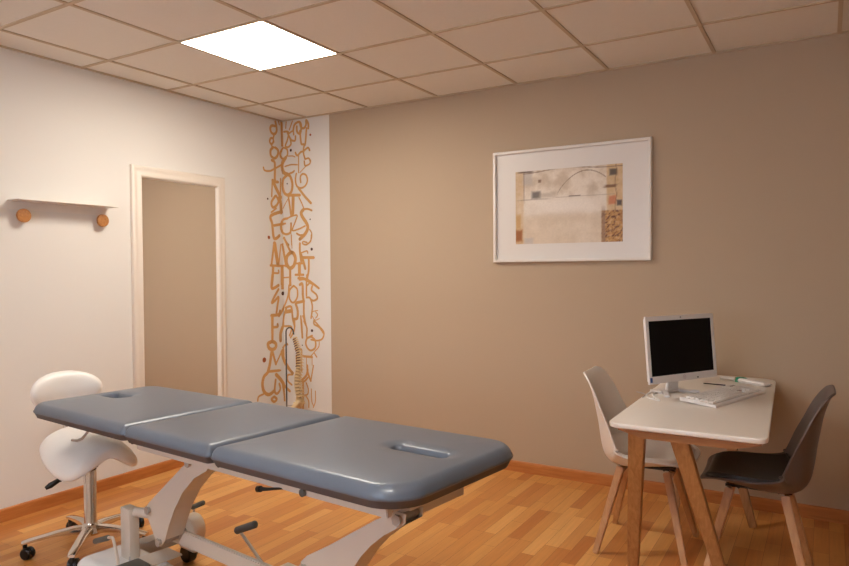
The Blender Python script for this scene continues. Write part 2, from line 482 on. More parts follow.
# ------------------------------------------------------------------ framed picture
PX0, PX1, PZ0, PZ1 = 1.897, 2.922, 1.390, 2.118
r = root('framed_picture', ((PX0+PX1)/2, 0, PZ0), 'white framed abstract picture with wide pale mount on the taupe wall', 'picture')
pw, ph = (PX1-PX0)/2, PZ1-PZ0
prof = [(0,0),(0,.028),(.002,.030),(.016,.030),(.018,.028),(.018,.012),(.018,0)]
bm = bmesh.new(); rings = []
for sx, sz in cor: rings.append([bm.verts.new((sx*(pw-a), -d-.001, (a if sz == 0 else ph-a))) for a, d in prof])
for k in range(4):
    A, B = rings[k], rings[(k+1) % 4]
    for j in range(len(prof)):
        jj = (j+1) % len(prof); bm.faces.new((A[j], A[jj], B[jj], B[j]))
mesh_obj('frame', bm, M['lacquer'], r, angle=50)
bm = bmesh.new(); add_box(bm, (-pw+.017, -.010, .017), (pw-.017, -.004, ph-.017))
mount = mesh_obj('mount', bm, plain('pale_mount_board', (230,224,217), .35, var=.01), r, smooth=False)
# print: a loose abstract of beige washes with tan side columns, computed as pigment colour per point
def mixc(a, c, t): t = max(0, min(1, t)); return tuple(x*(1-t)+y*t for x, y in zip(a, c))
def sst(a, c, x): t = max(0, min(1, (x-a)/(c-a))); return t*t*(3-2*t)
def fb(u, v, s, seed=0): return .5+.5*noise.fractal(Vector((u*s, v*s, seed)), .8, 2.1, 5)
def blot(u, v, cu, cv, ru, rv, soft=.4):
    d = max(abs(u-cu)/ru, abs(v-cv)/rv)+.25*(fb(u, v, 14, 3)-.5); return 1-sst(1-soft, 1+soft, d)
def art(u, v):  # u right 0..1.4, v down 0..1
    base = mixc((206,188,166), (232,220,204), sst(.25, .75, fb(u, v, 4, 1)))
    base = mixc(base, (238,228,216), blot(u, v, .70, .50, .62, .11, .8))
    base = mixc(base, (204,184,160), .5*blot(u, v, .45, .92, .22, .12, .5))
    base = mixc(base, (222,204,180), .6*sst(.58, .66, v))
    # left column
    lc = mixc((196,160,112), (222,200,170), fb(u, v, 7, 5)); base = mixc(base, lc, .9*(1-sst(.09, .13, u)))
    base = mixc(base, (186,176,170), .6*blot(u, v, .17, .10, .06, .09)); base = mixc(base, (120,84,70), .7*blot(u, v, .118, .2, .004, .2))
    base = mixc(base, (90,70,60), .8*blot(u, v, .14, .012, .10, .012)); base = mixc(base, (150,84,34), .9*blot(u, v, .045, .88, .045, .075))
    base = mixc(base, (196,150,90), .7*blot(u, v, .04, .70, .03, .10)); base = mixc(base, (188,182,180), .6*blot(u, v, .18, .96, .06, .04))
    base = mixc(base, (96,88,84), .85*blot(u, v, .285, .335, .055, .045, .5)); base = mixc(base, (150,130,110), .35*blot(u, v, .40, .345, .12, .03, .8))
    base = mixc(base, (120,100,86), .45*blot(u, v, .25, .395, .2, .006)); base = mixc(base, (110,80,60), .7*blot(u, v, .335-.1*(v-.15), .15, .02, .02))
    # right column
    rc = mixc((198,158,104), (222,196,158), fb(u, v, 8, 9)); base = mixc(base, rc, .85*sst(1.19, 1.22, u))
    base = mixc(base, (80,70,62), .85*blot(u, v, 1.285, .10, .045, .04)); base = mixc(base, (96,60,40), .7*blot(u, v, 1.25-.6*(v-.28), .28, .07, .018))
    base = mixc(base, (206,124,84), .85*blot(u, v, 1.275, .46, .045, .055, .3)); base = mixc(base, (60,54,58), .8*blot(u, v, 1.36, .50, .03, .035))
    lower = sst(.585, .60, v)*sst(1.13, 1.15, u)
    g = mixc((166,110,52), (206,160,98), fb(u, v, 12, 11)); g = mixc(g, (84,44,24), .85*sst(.50, .70, fb(u, v*1.3+u, 22, 21))); g = mixc(g, (222,186,136), .6*sst(.5, .75, fb(u, v, 30, 71))); base = mixc(base, g, .92*lower)
    base = mixc(base, (150,118,96), .75*blot(u, v, 1.165, .80, .022, .22))
    # drawn lines
    def line(d, w_, c, a):
        nonlocal base; base = mixc(base, c, a*(1-sst(w_*.5, w_*1.5, abs(d))))
    if .57 < u < 1.20:
        t = (u-.57)/.63; line(v-(.35-.30*sin(pi*min(1, t*.82))**.75), .006, (128,104,84), .75)
    if .72 < u < .88: line(v-.375, .006, (80,60,50), .8)
    if u > .1: line(v-(.035-.035*sin(u*2.2)+.012*sin(u*7)), .006, (112,84,64), .7)
    if u < 1.3 and u > .55: line(v-.385, .003, (150,130,110), .4)
    if u > 1.17 and v < .6: line(u-1.315-.01*sin(v*20), .004, (110,70,50), .6)
    k = .975+.05*fb(u, v, 40, 31); return tuple(min(255, c*k) for c in base)
NU, NV = 154, 112
AX0, AX1, AZ0, AZ1 = 2.052-(PX0+PX1)/2, 2.750-(PX0+PX1)/2, 1.507-PZ0, 1.980-PZ0
bm = bmesh.new(); cl = bm.loops.layers.float_color.new('pigment')
G = [[bm.verts.new((AX0+(AX1-AX0)*i/NU, -.0115, AZ1-(AZ1-AZ0)*j/NV)) for i in range(NU+1)] for j in range(NV+1)]
cc = [[S(art(1.4*i/NU, j/NV)) for i in range(NU+1)] for j in range(NV+1)]
for j in range(NV):
    for i in range(NU):
        f = bm.faces.new((G[j+1][i], G[j+1][i+1], G[j][i+1], G[j][i]))
        for lp, (a, c) in zip(f.loops, ((j+1, i), (j+1, i+1), (j, i+1), (j, i))): lp[cl] = cc[a][c]
me = bpy.data.meshes.new('print'); bm.to_mesh(me); bm.free()
mp_, nt, b = new_mat('abstract_print'); at = nt.nodes.new('ShaderNodeAttribute'); at.attribute_name = 'pigment'
nt.links.new(at.outputs['Color'], b.inputs['Base Color']); b.inputs['Roughness'].default_value = .5
me.materials.append(mp_); o = bpy.data.objects.new('print', me); COL.objects.link(o); o.parent = r
setp(o, 'abstract print in beige, tan and grey washes')

# ------------------------------------------------------------------ wall shelf with knobs
r = root('wall_shelf', (0, -1.855, 1.70), 'short thin white shelf with two round wooden knobs on the left wall', 'shelf')
bm = bmesh.new(); add_box(bm, (.001, -.300, .0345), (.12, .290, .0385), .0015); add_box(bm, (.001, -.295, -.012), (.0035, .295, .036)); mesh_obj('shelf_plate', bm, M['lacquer'], r)
for y in (-.232, .236):
    bm = bmesh.new(); add_lathe(bm, [(.012,.0035),(.012,.022),(.030,.024),(.036,.027),(.038,.031),(.038,.040),(.036,.044),(.030,.046),(.0005,.047)], 32, (0, y, -.045), axis='X')
    mesh_obj('knob', bm, M['knob'], r)
# knob necks reach the wall: the plate hangs on them

# ------------------------------------------------------------------ treatment table
TH = -.135
def zt(x): return .768+.019*x
r = root('treatment_table', (.923, -2.183, 0), 'long three-section blue-grey treatment table on a white steel lifting base', 'treatment table', TH)
TBL = r
def cushion(x0, x1, hw, rl, rr, slot=None, pleat=False):
    R = .030; TK = .068; nx, ny = (150, 140) if slot else (80, 70)
    bm = bmesh.new()
    def ease(t):  # denser near ends
        return .5-.5*cos(pi*t)
    def ext(y):
        a = abs(y)
        def cut(rad): return 0 if a <= hw-rad else rad-sqrt(max(0, rad*rad-(a-(hw-rad))**2))
        return x0+cut(rl), x1-cut(rr)
    def sdf(x, y):
        rad = rl if x < (x0+x1)/2 else rr
        cx, hx = (x0+x1)/2, (x1-x0)/2
        qx, qy = abs(x-cx)-(hx-rad), abs(y)-(hw-rad)
        return rad-(sqrt(max(qx,0)**2+max(qy,0)**2)+min(max(qx,qy),0))
    def zz(x, y):
        d = max(0, sdf(x, y)); z = zt(x)
        if d < R: z -= R-sqrt(max(0, R*R-(R-d)**2))
        z -= .012*math.exp(-d/.05)
        if slot:
            sx, sy, sl, sw = slot
            ds = sqrt(max(0, abs(x-sx)-sl)**2+(y-sy)**2)-sw   # distance to the opening
            if ds < .05: z -= (.010*(1-max(0, ds)/.05)**2 if ds > 0 else .010)
            if ds < 0: z -= min(.050, -ds*8)
        return z
    sides = []
    rows = []
    for j in range(ny+1):
        y = -hw+2*hw*ease(j/ny); a, c = ext(y)
        if slot: pass
        row = []
        for i in range(nx+1):
            x = a+(c-a)*(.25*ease(i/nx)+.75*i/nx)
            row.append(bm.verts.new((x, y, zz(x, y))))
        rows.append(row)
    for j in range(ny):
        for i in range(nx): bm.faces.new((rows[j][i], rows[j][i+1], rows[j+1][i+1], rows[j+1][i]))
    loop = rows[0][:] + [rows[j][nx] for j in range(1, ny+1)] + rows[ny][:-1][::-1] + [rows[j][0] for j in range(ny-1, 0, -1)]
    cx, cy = (x0+x1)/2, 0; prev = loop; n = len(loop)
    hx = (x1-x0)/2
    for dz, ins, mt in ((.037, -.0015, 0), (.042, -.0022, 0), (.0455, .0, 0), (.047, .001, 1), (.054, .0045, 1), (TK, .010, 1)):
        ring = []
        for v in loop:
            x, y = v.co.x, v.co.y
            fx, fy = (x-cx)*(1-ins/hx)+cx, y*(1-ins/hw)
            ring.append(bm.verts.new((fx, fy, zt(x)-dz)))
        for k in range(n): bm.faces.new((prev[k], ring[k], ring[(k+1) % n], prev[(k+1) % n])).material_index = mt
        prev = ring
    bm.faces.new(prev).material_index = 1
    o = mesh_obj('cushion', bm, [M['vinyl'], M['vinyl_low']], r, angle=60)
    return o
HW = .305
setp(cushion(-.15, .700, HW, .085, .02, (.02, .020, .055, .038)), 'head section with breathing hole')
cushion(.706, 1.247, HW, .018, .018)
cushion(1.253, 2.055, HW, .02, .115, (1.845, .030, .085, .020))
# piping seams
def rr_path(x0, x1, hw, rl, rr, dz, grow=0):
    P = []
    for cx, cy, rad, a0 in ((x1-rr, -hw+rr, rr, -90), (x1-rr, hw-rr, rr, 0), (x0+rl, hw-rl, rl, 90), (x0+rl, -hw+rl, rl, 180)):
        for k in range(9):
            a = radians(a0+90*k/8); x = cx+(rad+grow)*cos(a); y = cy+(rad+grow)*sin(a); P.append((x, y, zt(x)-dz))
    P.append(P[0]); return P
# top frame
def rail(x0, x1, s, name='top_rail'):
    bm = bmesh.new(); add_beam(bm, (x0, s, zt(x0)-.097), (x1, s, zt(x1)-.097), .056, .025, bev=.003); mesh_obj(name, bm, M['steel'], r)
rail(.63, 1.93, -.20); rail(.63, 1.93, .20)
for x in (.68, 1.05, 1.50, 1.915):
    bm = bmesh.new(); add_beam(bm, (x, -.187, zt(x)-.092), (x, .187, zt(x)-.092), .038, .04, bev=.003); mesh_obj('cross_rail', bm, M['steel'], r)
for x0, x1 in ((-.02, .56),):
    for s in (-.17, .17):
        bm = bmesh.new(); add_beam(bm, (x0, s, zt(x0)-.076), (x1+.08, s, zt(x1)-.076), .02, .03, bev=.002); mesh_obj('head_rail', bm, M['steel'], r)
# hinges between sections
for x in (.703, 1.250):
    for s in (-.24, .24):
        bm = bmesh.new(); add_tube(bm, [(x, s-.03, zt(x)-.072), (x, s+.03, zt(x)-.072)], .011); mesh_obj('hinge', bm, M['black'], r)
# lifting arms: folded sheet channels
LA = [(.831,.612),(.574,.415),(.549,.39),(.549,.365),(.630,.262),(.644,.254),(.662,.258),(.689,.290),(.720,.356),(.757,.423),(.815,.501),(.897,.574),(.98,.617),(.985,.645),(.845,.642)]
RA = [(1.879,.662),(1.81,.625),(1.621,.505),(1.52,.447),(1.49,.42),(1.49,.39),(1.57,.275),(1.60,.27),(1.63,.30),(1.665,.37),(1.70,.43),(1.756,.507),(1.797,.549),(1.848,.591),(1.925,.640),(1.93,.668),(1.89,.672)]
def arm(poly, curve, top):
    bm = bmesh.new(); add_prism(bm, poly, -.134, -.130)
    # curved flange folded back from the cheek
    for q in range(len(curve)-1):
        (xa, za), (xb, zb) = curve[q], curve[q+1]
        dx, dz = xb-xa, zb-za; l = sqrt(dx*dx+dz*dz); nx, nz = dz/l*.004, -dx/l*.004
        vs = [bm.verts.new(p) for p in ((xa,-.132,za),(xb,-.132,zb),(xb,-.055,zb),(xa,-.055,za),(xa-nx,-.132,za-nz),(xb-nx,-.132,zb-nz),(xb-nx,-.055,zb-nz),(xa-nx,-.055,za-nz))]
        for f in ((0,1,2,3),(7,6,5,4),(0,4,5,1),(2,6,7,3)): bm.faces.new([vs[i] for i in f])
    add_prism(bm, poly, -.058, -.054)
    mesh_obj('lifting_arm', bm, M['steel'], r, angle=30)
arm(LA, LA[7:13], LA[0]); arm(RA, RA[8:15], RA[0])
for x, z in ((.87,.628),(1.905,.650),(.655,.275),(1.60,.29),(.575,.385),(1.51,.405)):
    bm = bmesh.new(); add_tube(bm, [(x,-.146,z),(x,-.045,z)], .012, 14); add_tube(bm, [(x,-.149,z),(x,-.143,z)], .017, 6); mesh_obj('pivot_bolt', bm, M['bolt'], r)
for x in (.87, 1.905):
    bm = bmesh.new(); add_box(bm, (x-.03, -.12, zt(x)-.13), (x+.03, -.07, zt(x)-.106), .003); add_box(bm, (x-.03, -.187, zt(x)-.112), (x+.03, .187, zt(x)-.106), .002); mesh_obj('pivot_bracket', bm, M['steel'], r)
bm = bmesh.new(); add_box(bm, (1.865,-.05,.632), (1.90,.187,.690), .004); mesh_obj('pivot_bracket', bm, M['steel'], r)
# posts
for x0, x1, zt_ in ((.378, .452, .362), (1.40, 1.475, .388)):
    bm = bmesh.new(); add_box(bm, (x0, -.155, .14), (x1, -.110, zt_), .005)
    mesh_obj('post', bm, M['steel'], r)
    bm = bmesh.new(); add_tube(bm, [(x1-.01, -.122, zt_-.018), (x1+.13, -.105, zt_-.002)], .020, 16); mesh_obj('pivot_tube', bm, M['steel'], r)
# link bar between lower pivots
bm = bmesh.new(); add_beam(bm, (.60,-.045,.268), (1.62,-.045,.275), .062, .02, bev=.004); mesh_obj('link_bar', bm, M['steel'], r)
# base
bm = bmesh.new(); add_box(bm, (.29,-.12,.085), (1.45,-.05,.140), .006); mesh_obj('base_beam', bm, M['steel'], r)
for x in (.275, 1.48):
    bm = bmesh.new(); add_box(bm, (x-.035, -.22, .085), (x+.035, .26, .145), .006); mesh_obj('cross_foot', bm, M['steel'], r)
    for s_ in (-.18, .235):
        bm = bmesh.new(); add_lathe(bm, [(.030,0),(.034,.004),(.034,.014),(.012,.018),(.012,.087)], 20, (x, s_, 0)); mesh_obj('levelling_foot', bm, M['grey_rubber'], r)
bm = bmesh.new()
add_box(bm, (.220, -.285, .045), (.60, -.030, .152), .05, 5); mesh_obj('base_cover', bm, M['steel_hi'], r)
bm = bmesh.new(); add_box(bm, (.46,-.125,.150), (.575,.01,.158), .003); mesh_obj('cover_plate', bm, M['steel'], r)
bm = bmesh.new(); add_box(bm, (.50,-.26,.148), (.60,-.14,.178), .014, 4); mesh_obj('foot_pad', bm, M['grey_rubber'], r)
# round castor housing at the far end of the foot
bm = bmesh.new(); add_lathe(bm, [(.0005,.150),(.050,.150),(.062,.156),(.066,.168),(.066,.205),(.062,.215),(.050,.220),(.0005,.220)], 32, (.37, 0, .165), axis='Y')
add_box(bm, (.31,.152,.07), (.43,.218,.165), .012, 3); mesh_obj('castor_housing', bm, M['cream_plastic'], r)
bm = bmesh.new(); add_tube(bm, [(.37,.145,.165),(.37,.152,.165)], .012, 12); mesh_obj('housing_screw', bm, M['bolt'], r)
bm = bmesh.new(); add_lathe(bm, [(.0005,.165),(.036,.165),(.040,.170),(.040,.203),(.036,.208),(.0005,.208)], 28, (.335, 0, .040), axis='Y'); mesh_obj('castor_wheel', bm, M['black'], r)
# foot levers with rubber grips
def lever(path, grip, rad=.006, gr=.014):
    bm = bmesh.new(); add_tube(bm, path, rad, 10); p = mesh_obj('foot_lever', bm, M['steel'], r)
    bm = bmesh.new(); a, c = Vector(grip[0]), Vector(grip[1]); d = (c-a).normalized()*.008
    add_tube(bm, [a, a+d, c-d, c], [gr*.7, gr, gr, gr*.6], 14); mesh_obj('grip', bm, M['grey_rubber'], p)
lever([(.70,.20,.226),(.72,.20,.222),(.86,.20,.129),(.93,.19,.07),(.93,-.05,.06)], [(.685,.20,.223),(.822,.20,.284)], .007, .016)
lever([(.29,.245,.228),(.285,.25,.21),(.28,.25,.15),(.27,.25,.13)], [(.275,.245,.222),(.375,.245,.268)], .006, .012)
lever([(.365,-.20,.242),(.402,-.20,.250),(.414,-.20,.235),(.440,-.20,.175),(.45,-.20,.14)], [(.245,-.20,.196),(.368,-.20,.242)], .006, .012)
bm = bmesh.new(); add_tube(bm, [(.50,-.18,.11),(.50,-.18,.19)], .003, 8); mesh_obj('foot_lever', bm, M['bolt'], r)
# adjusting handles below the foot section
bm = bmesh.new(); add_tube(bm, [(1.395,-.225,.657),(1.410,-.225,.660)], [.010,.010], 14); add_tube(bm, [(1.410,-.225,.660),(1.44,-.22,.664),(1.52,-.205,.680)], [.007,.005,.003], 12); mesh_obj('release_handle', bm, M['black'], r)
bm = bmesh.new(); add_lathe(bm, [(.006,-.226),(.012,-.223),(.012,-.214),(.005,-.212)], 16, (1.60,0,.685), axis='Y'); mesh_obj('clamp_knob', bm, M['grey_rubber'], r)
# bent rod under the head section
bm = bmesh.new(); add_tube(bm, [(-.02,-.17,.583),(.03,-.17,.588),(.08,-.17,.605),(.15,-.17,.655),(.19,-.17,.698)], .006, 10); mesh_obj('headrest_lever', bm, M['bolt'], r)

# ------------------------------------------------------------------ saddle stool
ST = root('saddle_stool', (.730, -2.170, 0), 'white saddle stool with backrest and chrome five-star base, by the white wall', 'stool', TH)
r = ST
def TS(x): return .088*min(1, sqrt(max(.03, 1-abs(x/.208)**4)))
def saddle_surface():
    # stations along x (forward +): x, half width, centre height, flap drop, thickness
    P = [(-.207,.06,.555,.01),(-.195,.11,.575,.03),(-.15,.165,.580,.05),(-.08,.185,.565,.075),(0,.185,.550,.098),(.07,.178,.543,.112),(.13,.165,.540,.115),(.175,.135,.535,.09),(.200,.07,.525,.04)]
    return catmull(P, 4)
bm = bmesh.new(); st = saddle_surface(); nl = 24; top = []; bot = []
for (x, hw, z, dr) in st:
    tr, brw = [], []
    for k in range(nl+1):
        t = -1+2*k/nl; a = sin(t*pi/2)
        y = hw*a; zz_ = z-dr*abs(a)**2
        sl = -2*dr*a/hw; nn = Vector((0, -sl, 1)).normalized()
        th_ = TS(x)*sqrt(max(0, 1-abs(a)**5))
        c_ = Vector((x, y, zz_-.04))
        tr.append(c_+nn*th_*.5); brw.append(c_-nn*th_*.5)
    top.append([bm.verts.new(v) for v in tr]); bot.append([bm.verts.new(v) for v in brw])
for A in (top, bot):
    for i in range(len(A)-1):
        for k in range(nl): bm.faces.new((A[i][k], A[i][k+1], A[i+1][k+1], A[i+1][k]))
for i in range(len(top)-1):
    for k in (0, nl): bm.faces.new((top[i][k], top[i+1][k], bot[i+1][k], bot[i][k]))
for i in (0, len(top)-1):
    for k in range(nl): bm.faces.new((top[i][k], top[i][k+1], bot[i][k+1], bot[i][k]))
seat = sub(mesh_obj('seat', bm, M['leather'], r, angle=180), 1)
bm = bmesh.new(); N1, N2 = 28, 14
bx, bz = -.200, .762
bw, bh, bt = .170, .092, .045
g = []
for i in range(N2+1):
    ph_ = -pi/2+pi*i/N2; row = []
    for k in range(N1):
        a = 2*pi*k/N1
        c_, s_ = cos(a), sin(a)
        y = bw*math.copysign(abs(c_)**.95, c_)*cos(ph_)**.6 if abs(cos(ph_)) > 1e-6 else 0
        z = bh*math.copysign(abs(s_)**.95, s_)*cos(ph_)**.6 if abs(cos(ph_)) > 1e-6 else 0
        x = bt*sin(ph_)+.35*y*y/bw
        row.append(bm.verts.new((bx+x+.03, y-.050, bz+z)))
    g.append(row)
for i in range(N2):
    for k in range(N1): bm.faces.new((g[i][k], g[i][(k+1) % N1], g[i+1][(k+1) % N1], g[i+1][k]))
bmesh.ops.remove_doubles(bm, verts=bm.verts, dist=.0005)
BR = mesh_obj('backrest', bm, M['leather'], r, angle=180)
bm = bmesh.new(); add_tube(bm, [(-.02,0,.395),(-.15,0,.43),(-.21,-.01,.50),(-.235,-.015,.58),(-.225,-.015,.72),(-.205,-.015,.79)], .010, 12); mesh_obj('backrest_post', bm, M['chrome'], r)
bm = bmesh.new(); add_lathe(bm, [(.052,.070),(.056,.080),(.050,.105),(.032,.118),(.029,.125),(.029,.375),(.027,.380),(.014,.381),(.014,.455)], 28); mesh_obj('gas_column', bm, M['chrome'], r)
bm = bmesh.new(); add_lathe(bm, [(.028,.379),(.030,.383),(.026,.392)], 24); add_box(bm, (-.05,-.05,.435), (.05,.05,.458), .004); add_box(bm, (-.03,-.03,.39), (.03,.03,.44), .006); mesh_obj('seat_mechanism', bm, M['black'], r)
bm = bmesh.new(); add_tube(bm, [(.0,-.04,.405),(-.02,-.10,.375),(-.03,-.13,.352)], [.006,.006,.010], 10); add_tube(bm, [(-.03,-.125,.358),(-.045,-.165,.335),(-.05,-.185,.325)], [.010,.014,.008], 12); mesh_obj('height_lever', bm, M['black'], r)
for k in range(5):
    a = radians(-112.8+72*k); d = Vector((cos(a), sin(a), 0)); pz = Vector((-d.y, d.x, 0))
    bm = bmesh.new(); secs = []
    for t, w_, h_, zc in ((.03,.052,.042,.092),(.08,.046,.036,.096),(.15,.042,.026,.094),(.22,.040,.020,.086),(.265,.040,.018,.080),(.292,.034,.014,.075)):
        c0 = d*t; ring = []
        for m_ in range(12):
            b_ = 2*pi*m_/12
            ring.append(bm.verts.new(c0+pz*(w_/2)*math.copysign(abs(cos(b_))**.6, cos(b_))+Vector((0,0,zc+h_/2*math.copysign(abs(sin(b_))**.6, sin(b_))))))
        secs.append(ring)
    for A, B in zip(secs, secs[1:]):
        for m_ in range(12): bm.faces.new((A[m_], A[(m_+1) % 12], B[(m_+1) % 12], B[m_]))
    bm.faces.new(secs[0]); bm.faces.new(secs[-1])
    lg = mesh_obj('base_leg', bm, M['chrome'], r)
    bm = bmesh.new(); c0 = d*.278
    ad = a+radians(50+37*k); ax = Vector((cos(ad), sin(ad), 0)); fwv = Vector((-ax.y, ax.x, 0))
    for s in (-1, 1):
        for ang in (0,):
            rings = []
            for rr_, off in ((.008,.004),(.024,.004),(.027,.008),(.027,.018),(.022,.022),(.004,.023)):
                rings.append([bm.verts.new(c0+fwv*.014+Vector((0,0,.0275))+ax*s*off+(fwv*cos(2*pi*q/18)+Vector((0,0,1))*sin(2*pi*q/18))*rr_) for q in range(18)])
            for A, B in zip(rings, rings[1:]):
                for q in range(18): bm.faces.new((A[q], A[(q+1) % 18], B[(q+1) % 18], B[q]))
            bm.faces.new(rings[0]); bm.faces.new(rings[-1])
    add_tube(bm, [c0+fwv*.014+Vector((0,0,.0275))-ax*.01, c0+fwv*.014+Vector((0,0,.0275))+ax*.01], .008, 10)
    add_tube(bm, [c0+Vector((0,0,.035)), c0+Vector((0,0,.074))], .010, 12)
    mesh_obj('caster', bm, M['black'], lg)

# ------------------------------------------------------------------ spine model on its stand
SP = root('spine_model', (.235, -.235, 0), 'bone-coloured anatomical spine hanging from a hooked metal stand, before the lettered corner', 'spine model', radians(31))
r = SP   # local x points right in view of the table
bm = bmesh.new(); add_lathe(bm, [(.12,0),(.125,.006),(.12,.014),(.03,.022),(.012,.03)], 32); mesh_obj('stand_base', bm, M['steel'], r)
bm = bmesh.new()
P = [(0,0,.02),(0,0,.855)]+[(.028-.028*cos(a), 0, .870+.034*sin(a)) for a in [radians(q) for q in range(0, 181, 20)]]+[(.060,0,.850)]
add_tube(bm, P, .0055, 10); mesh_obj('hooked_rod', bm, plain('dark_steel_rod', (92,84,78), .4, metal=.4), r)
path = catmull([(.060,.850),(.066,.815),(.078,.770),(.092,.720),(.098,.660),(.094,.600),(.082,.540),(.078,.480),(.084,.420),(.094,.370),(.090,.330)], 8)
L_ = [0]
for a, c in zip(path, path[1:]): L_.append(L_[-1]+math.dist(a, c))
def along(s):
    for i in range(len(L_)-1):
        if L_[i+1] >= s:
            t = (s-L_[i])/(L_[i+1]-L_[i]); a, c = path[i], path[i+1]
            return (a[0]+(c[0]-a[0])*t, a[1]+(c[1]-a[1])*t, math.atan2(c[0]-a[0], -(c[1]-a[1])))
    a = path[-1]; return (a[0], a[1], 0)
s = .02; n = 24
for k in range(n):
    f = k/(n-1); h = .0115+.0125*f; x, z, an = along(s+h/2); rad = .013+.012*f
    bm = bmesh.new()
    add_lathe(bm, [(rad*.5,-h*.42),(rad,-h*.38),(rad*.86,-h*.1),(rad*.86,h*.1),(rad,h*.38),(rad*.5,h*.42)], 14)
    mtx = Matrix.Translation((x, 0, z)) @ Matrix.Rotation(-an, 4, 'Y')
    for v in bm.verts: v.co = mtx @ v.co
    for sy in (-1, 1): add_tube(bm, [mtx @ Vector((.004, sy*rad*.7, 0)), mtx @ Vector((rad*.9, sy*rad*1.5, .002)), mtx @ Vector((rad*1.1, sy*rad*1.9, .0))], [h*.3, h*.24, h*.16], 7)
    add_tube(bm, [mtx @ Vector((rad*.7, 0, 0)), mtx @ Vector((rad*1.6, 0, -h*.35)), mtx @ Vector((rad*2.1, 0, -h*.75))], [h*.32, h*.24, h*.14], 7)
    mesh_obj('vertebra', bm, M['bone'], r)
    bm = bmesh.new(); x2, z2, an2 = along(s+h+.0015)
    add_lathe(bm, [(rad*.7,-.0026),(rad*.86,0),(rad*.7,.0026)], 12)
    mtx = Matrix.Translation((x2, 0, z2)) @ Matrix.Rotation(-an2, 4, 'Y')
    for v in bm.verts: v.co = mtx @ v.co
    mesh_obj('spinal_disc', bm, M['disc'], r)
    if k < 12:
        bm = bmesh.new()
        for sy in (-1, 1): add_tube(bm, [mtx @ Vector((rad*.6, sy*rad*.6, 0)), mtx @ Vector((-rad*.7, sy*rad*1.0, -.002)), mtx @ Vector((-rad*1.05, sy*rad*.7, -.007))], .0034, 6)
        mesh_obj('nerve', bm, M['nerve'], r)
    s += h+.0045
bm = bmesh.new(); x, z, _ = along(s)
add_lathe(bm, [(.004,-.10),(.014,-.075),(.032,-.03),(.040,-.004),(.030,.0)], 16, (x, 0, z-.002)); mesh_obj('sacrum', bm, M['bone'], r)
for sy in (-1, 1):
    bm = bmesh.new()
    q = [(x+.02, sy*.035, z-.03), (x+.01, sy*.085, z+.005), (x-.02, sy*.115, z-.03), (x-.03, sy*.09, z-.09), (x-.04, sy*.05, z-.13), (x-.05, sy*.012, z-.14)]
    add_tube(bm, catmull(q, 4), [.008+.012*sin(pi*min(1, i/20)) for i in range(21)], 10); mesh_obj('hip_bone', bm, M['bone'], r)
bm = bmesh.new(); add_tube(bm, [(0,0,.30),(.04,0,.302),(.085,0,.31)], .004, 8); mesh_obj('stand_arm', bm, M['bolt'], r)

# ------------------------------------------------------------------ desk
DZ = .74
DK = root('desk', (3.35, -.80, 0), 'small white-topped desk on splayed oak legs by the taupe wall', 'desk')
r = DK
def desk_pts():
    X = [(-.285,-.705),(.293,-.705),(.232,.70),(-.36+.075,.70)]
    return X
bm = bmesh.new()
cs = [(-.279,-.700,.05),(.289,-.700,.05),(.230,.755,.09),(-.290,.755,.09)]
out = []
for i, (x, y, rad) in enumerate(cs):
    p = Vector((x, y)); a = (Vector(cs[i-1][:2])-p).normalized(); c = (Vector(cs[(i+1) % 4][:2])-p).normalized()
    s0, s1 = p+a*rad, p+c*rad
    for k in range(9):
        t = k/8; q = s0*(1-t)**2+p*2*t*(1-t)+s1*t*t; out.append(q)
def ring(ins, z):
    c = Vector((0, 0)); R_ = []
    for q in out:
        R_.append(bm.verts.new((q.x-math.copysign(min(abs(q.x), ins), q.x), q.y-math.copysign(min(abs(q.y), ins), q.y), z)))
    return R_
rg = [ring(.008, DZ-.022), ring(.001, DZ-.018), ring(0, DZ-.012), ring(0, DZ-.004), ring(.002, DZ-.001), ring(.005, DZ)]
n = len(out)
for A, B in zip(rg, rg[1:]):
    for k in range(n): bm.faces.new((A[k], A[(k+1) % n], B[(k+1) % n], B[k]))
bm.faces.new(rg[0][::-1]); bm.faces.new(rg[-1])
mesh_obj('tabletop', bm, M['desk'], r)
def apron(y, x0, x1, name='end_rail'):
    bm = bmesh.new(); zt_, zb = DZ-.022, DZ-.058
    add_prism(bm, [(x0, zt_-.012), (x0, zt_), (x1, zt_), (x1, zt_-.012), (x1-.10, zb), (x0+.10, zb)], y-.022, y+.022); mesh_obj(name, bm, M['oak_x'], r, smooth=False)
apron(-.64, -.245, .265); apron(.60, -.235, .205)
bm = bmesh.new(); add_box(bm, (-.06, -.560, DZ-.045), (-.02, .578, DZ-.022)); mesh_obj('long_rail', bm, M['oak_x'], r, smooth=False)
TOPZ = DZ-.060
def dleg(p, q, w0=.062, w1=.036):
    bm = bmesh.new(); add_beam(bm, p, q, .045, w0, .032, w1, up=(0,1,0), bev=.003)
    for v in bm.verts:
        if v.co.z < .0: v.co.z = 0
    mesh_obj('leg', bm, M['oak'], r)
dleg((-.185,-.596,TOPZ+.03), (-.27,-.32,.0), .064, .044); dleg((-.035,-.596,TOPZ+.03), (.118,-.34,.0), .064, .044)
dleg((-.20,.60,TOPZ+.03), (-.245,.50,.0)); dleg((-.055,.60,TOPZ+.03), (.142,.50,.0))

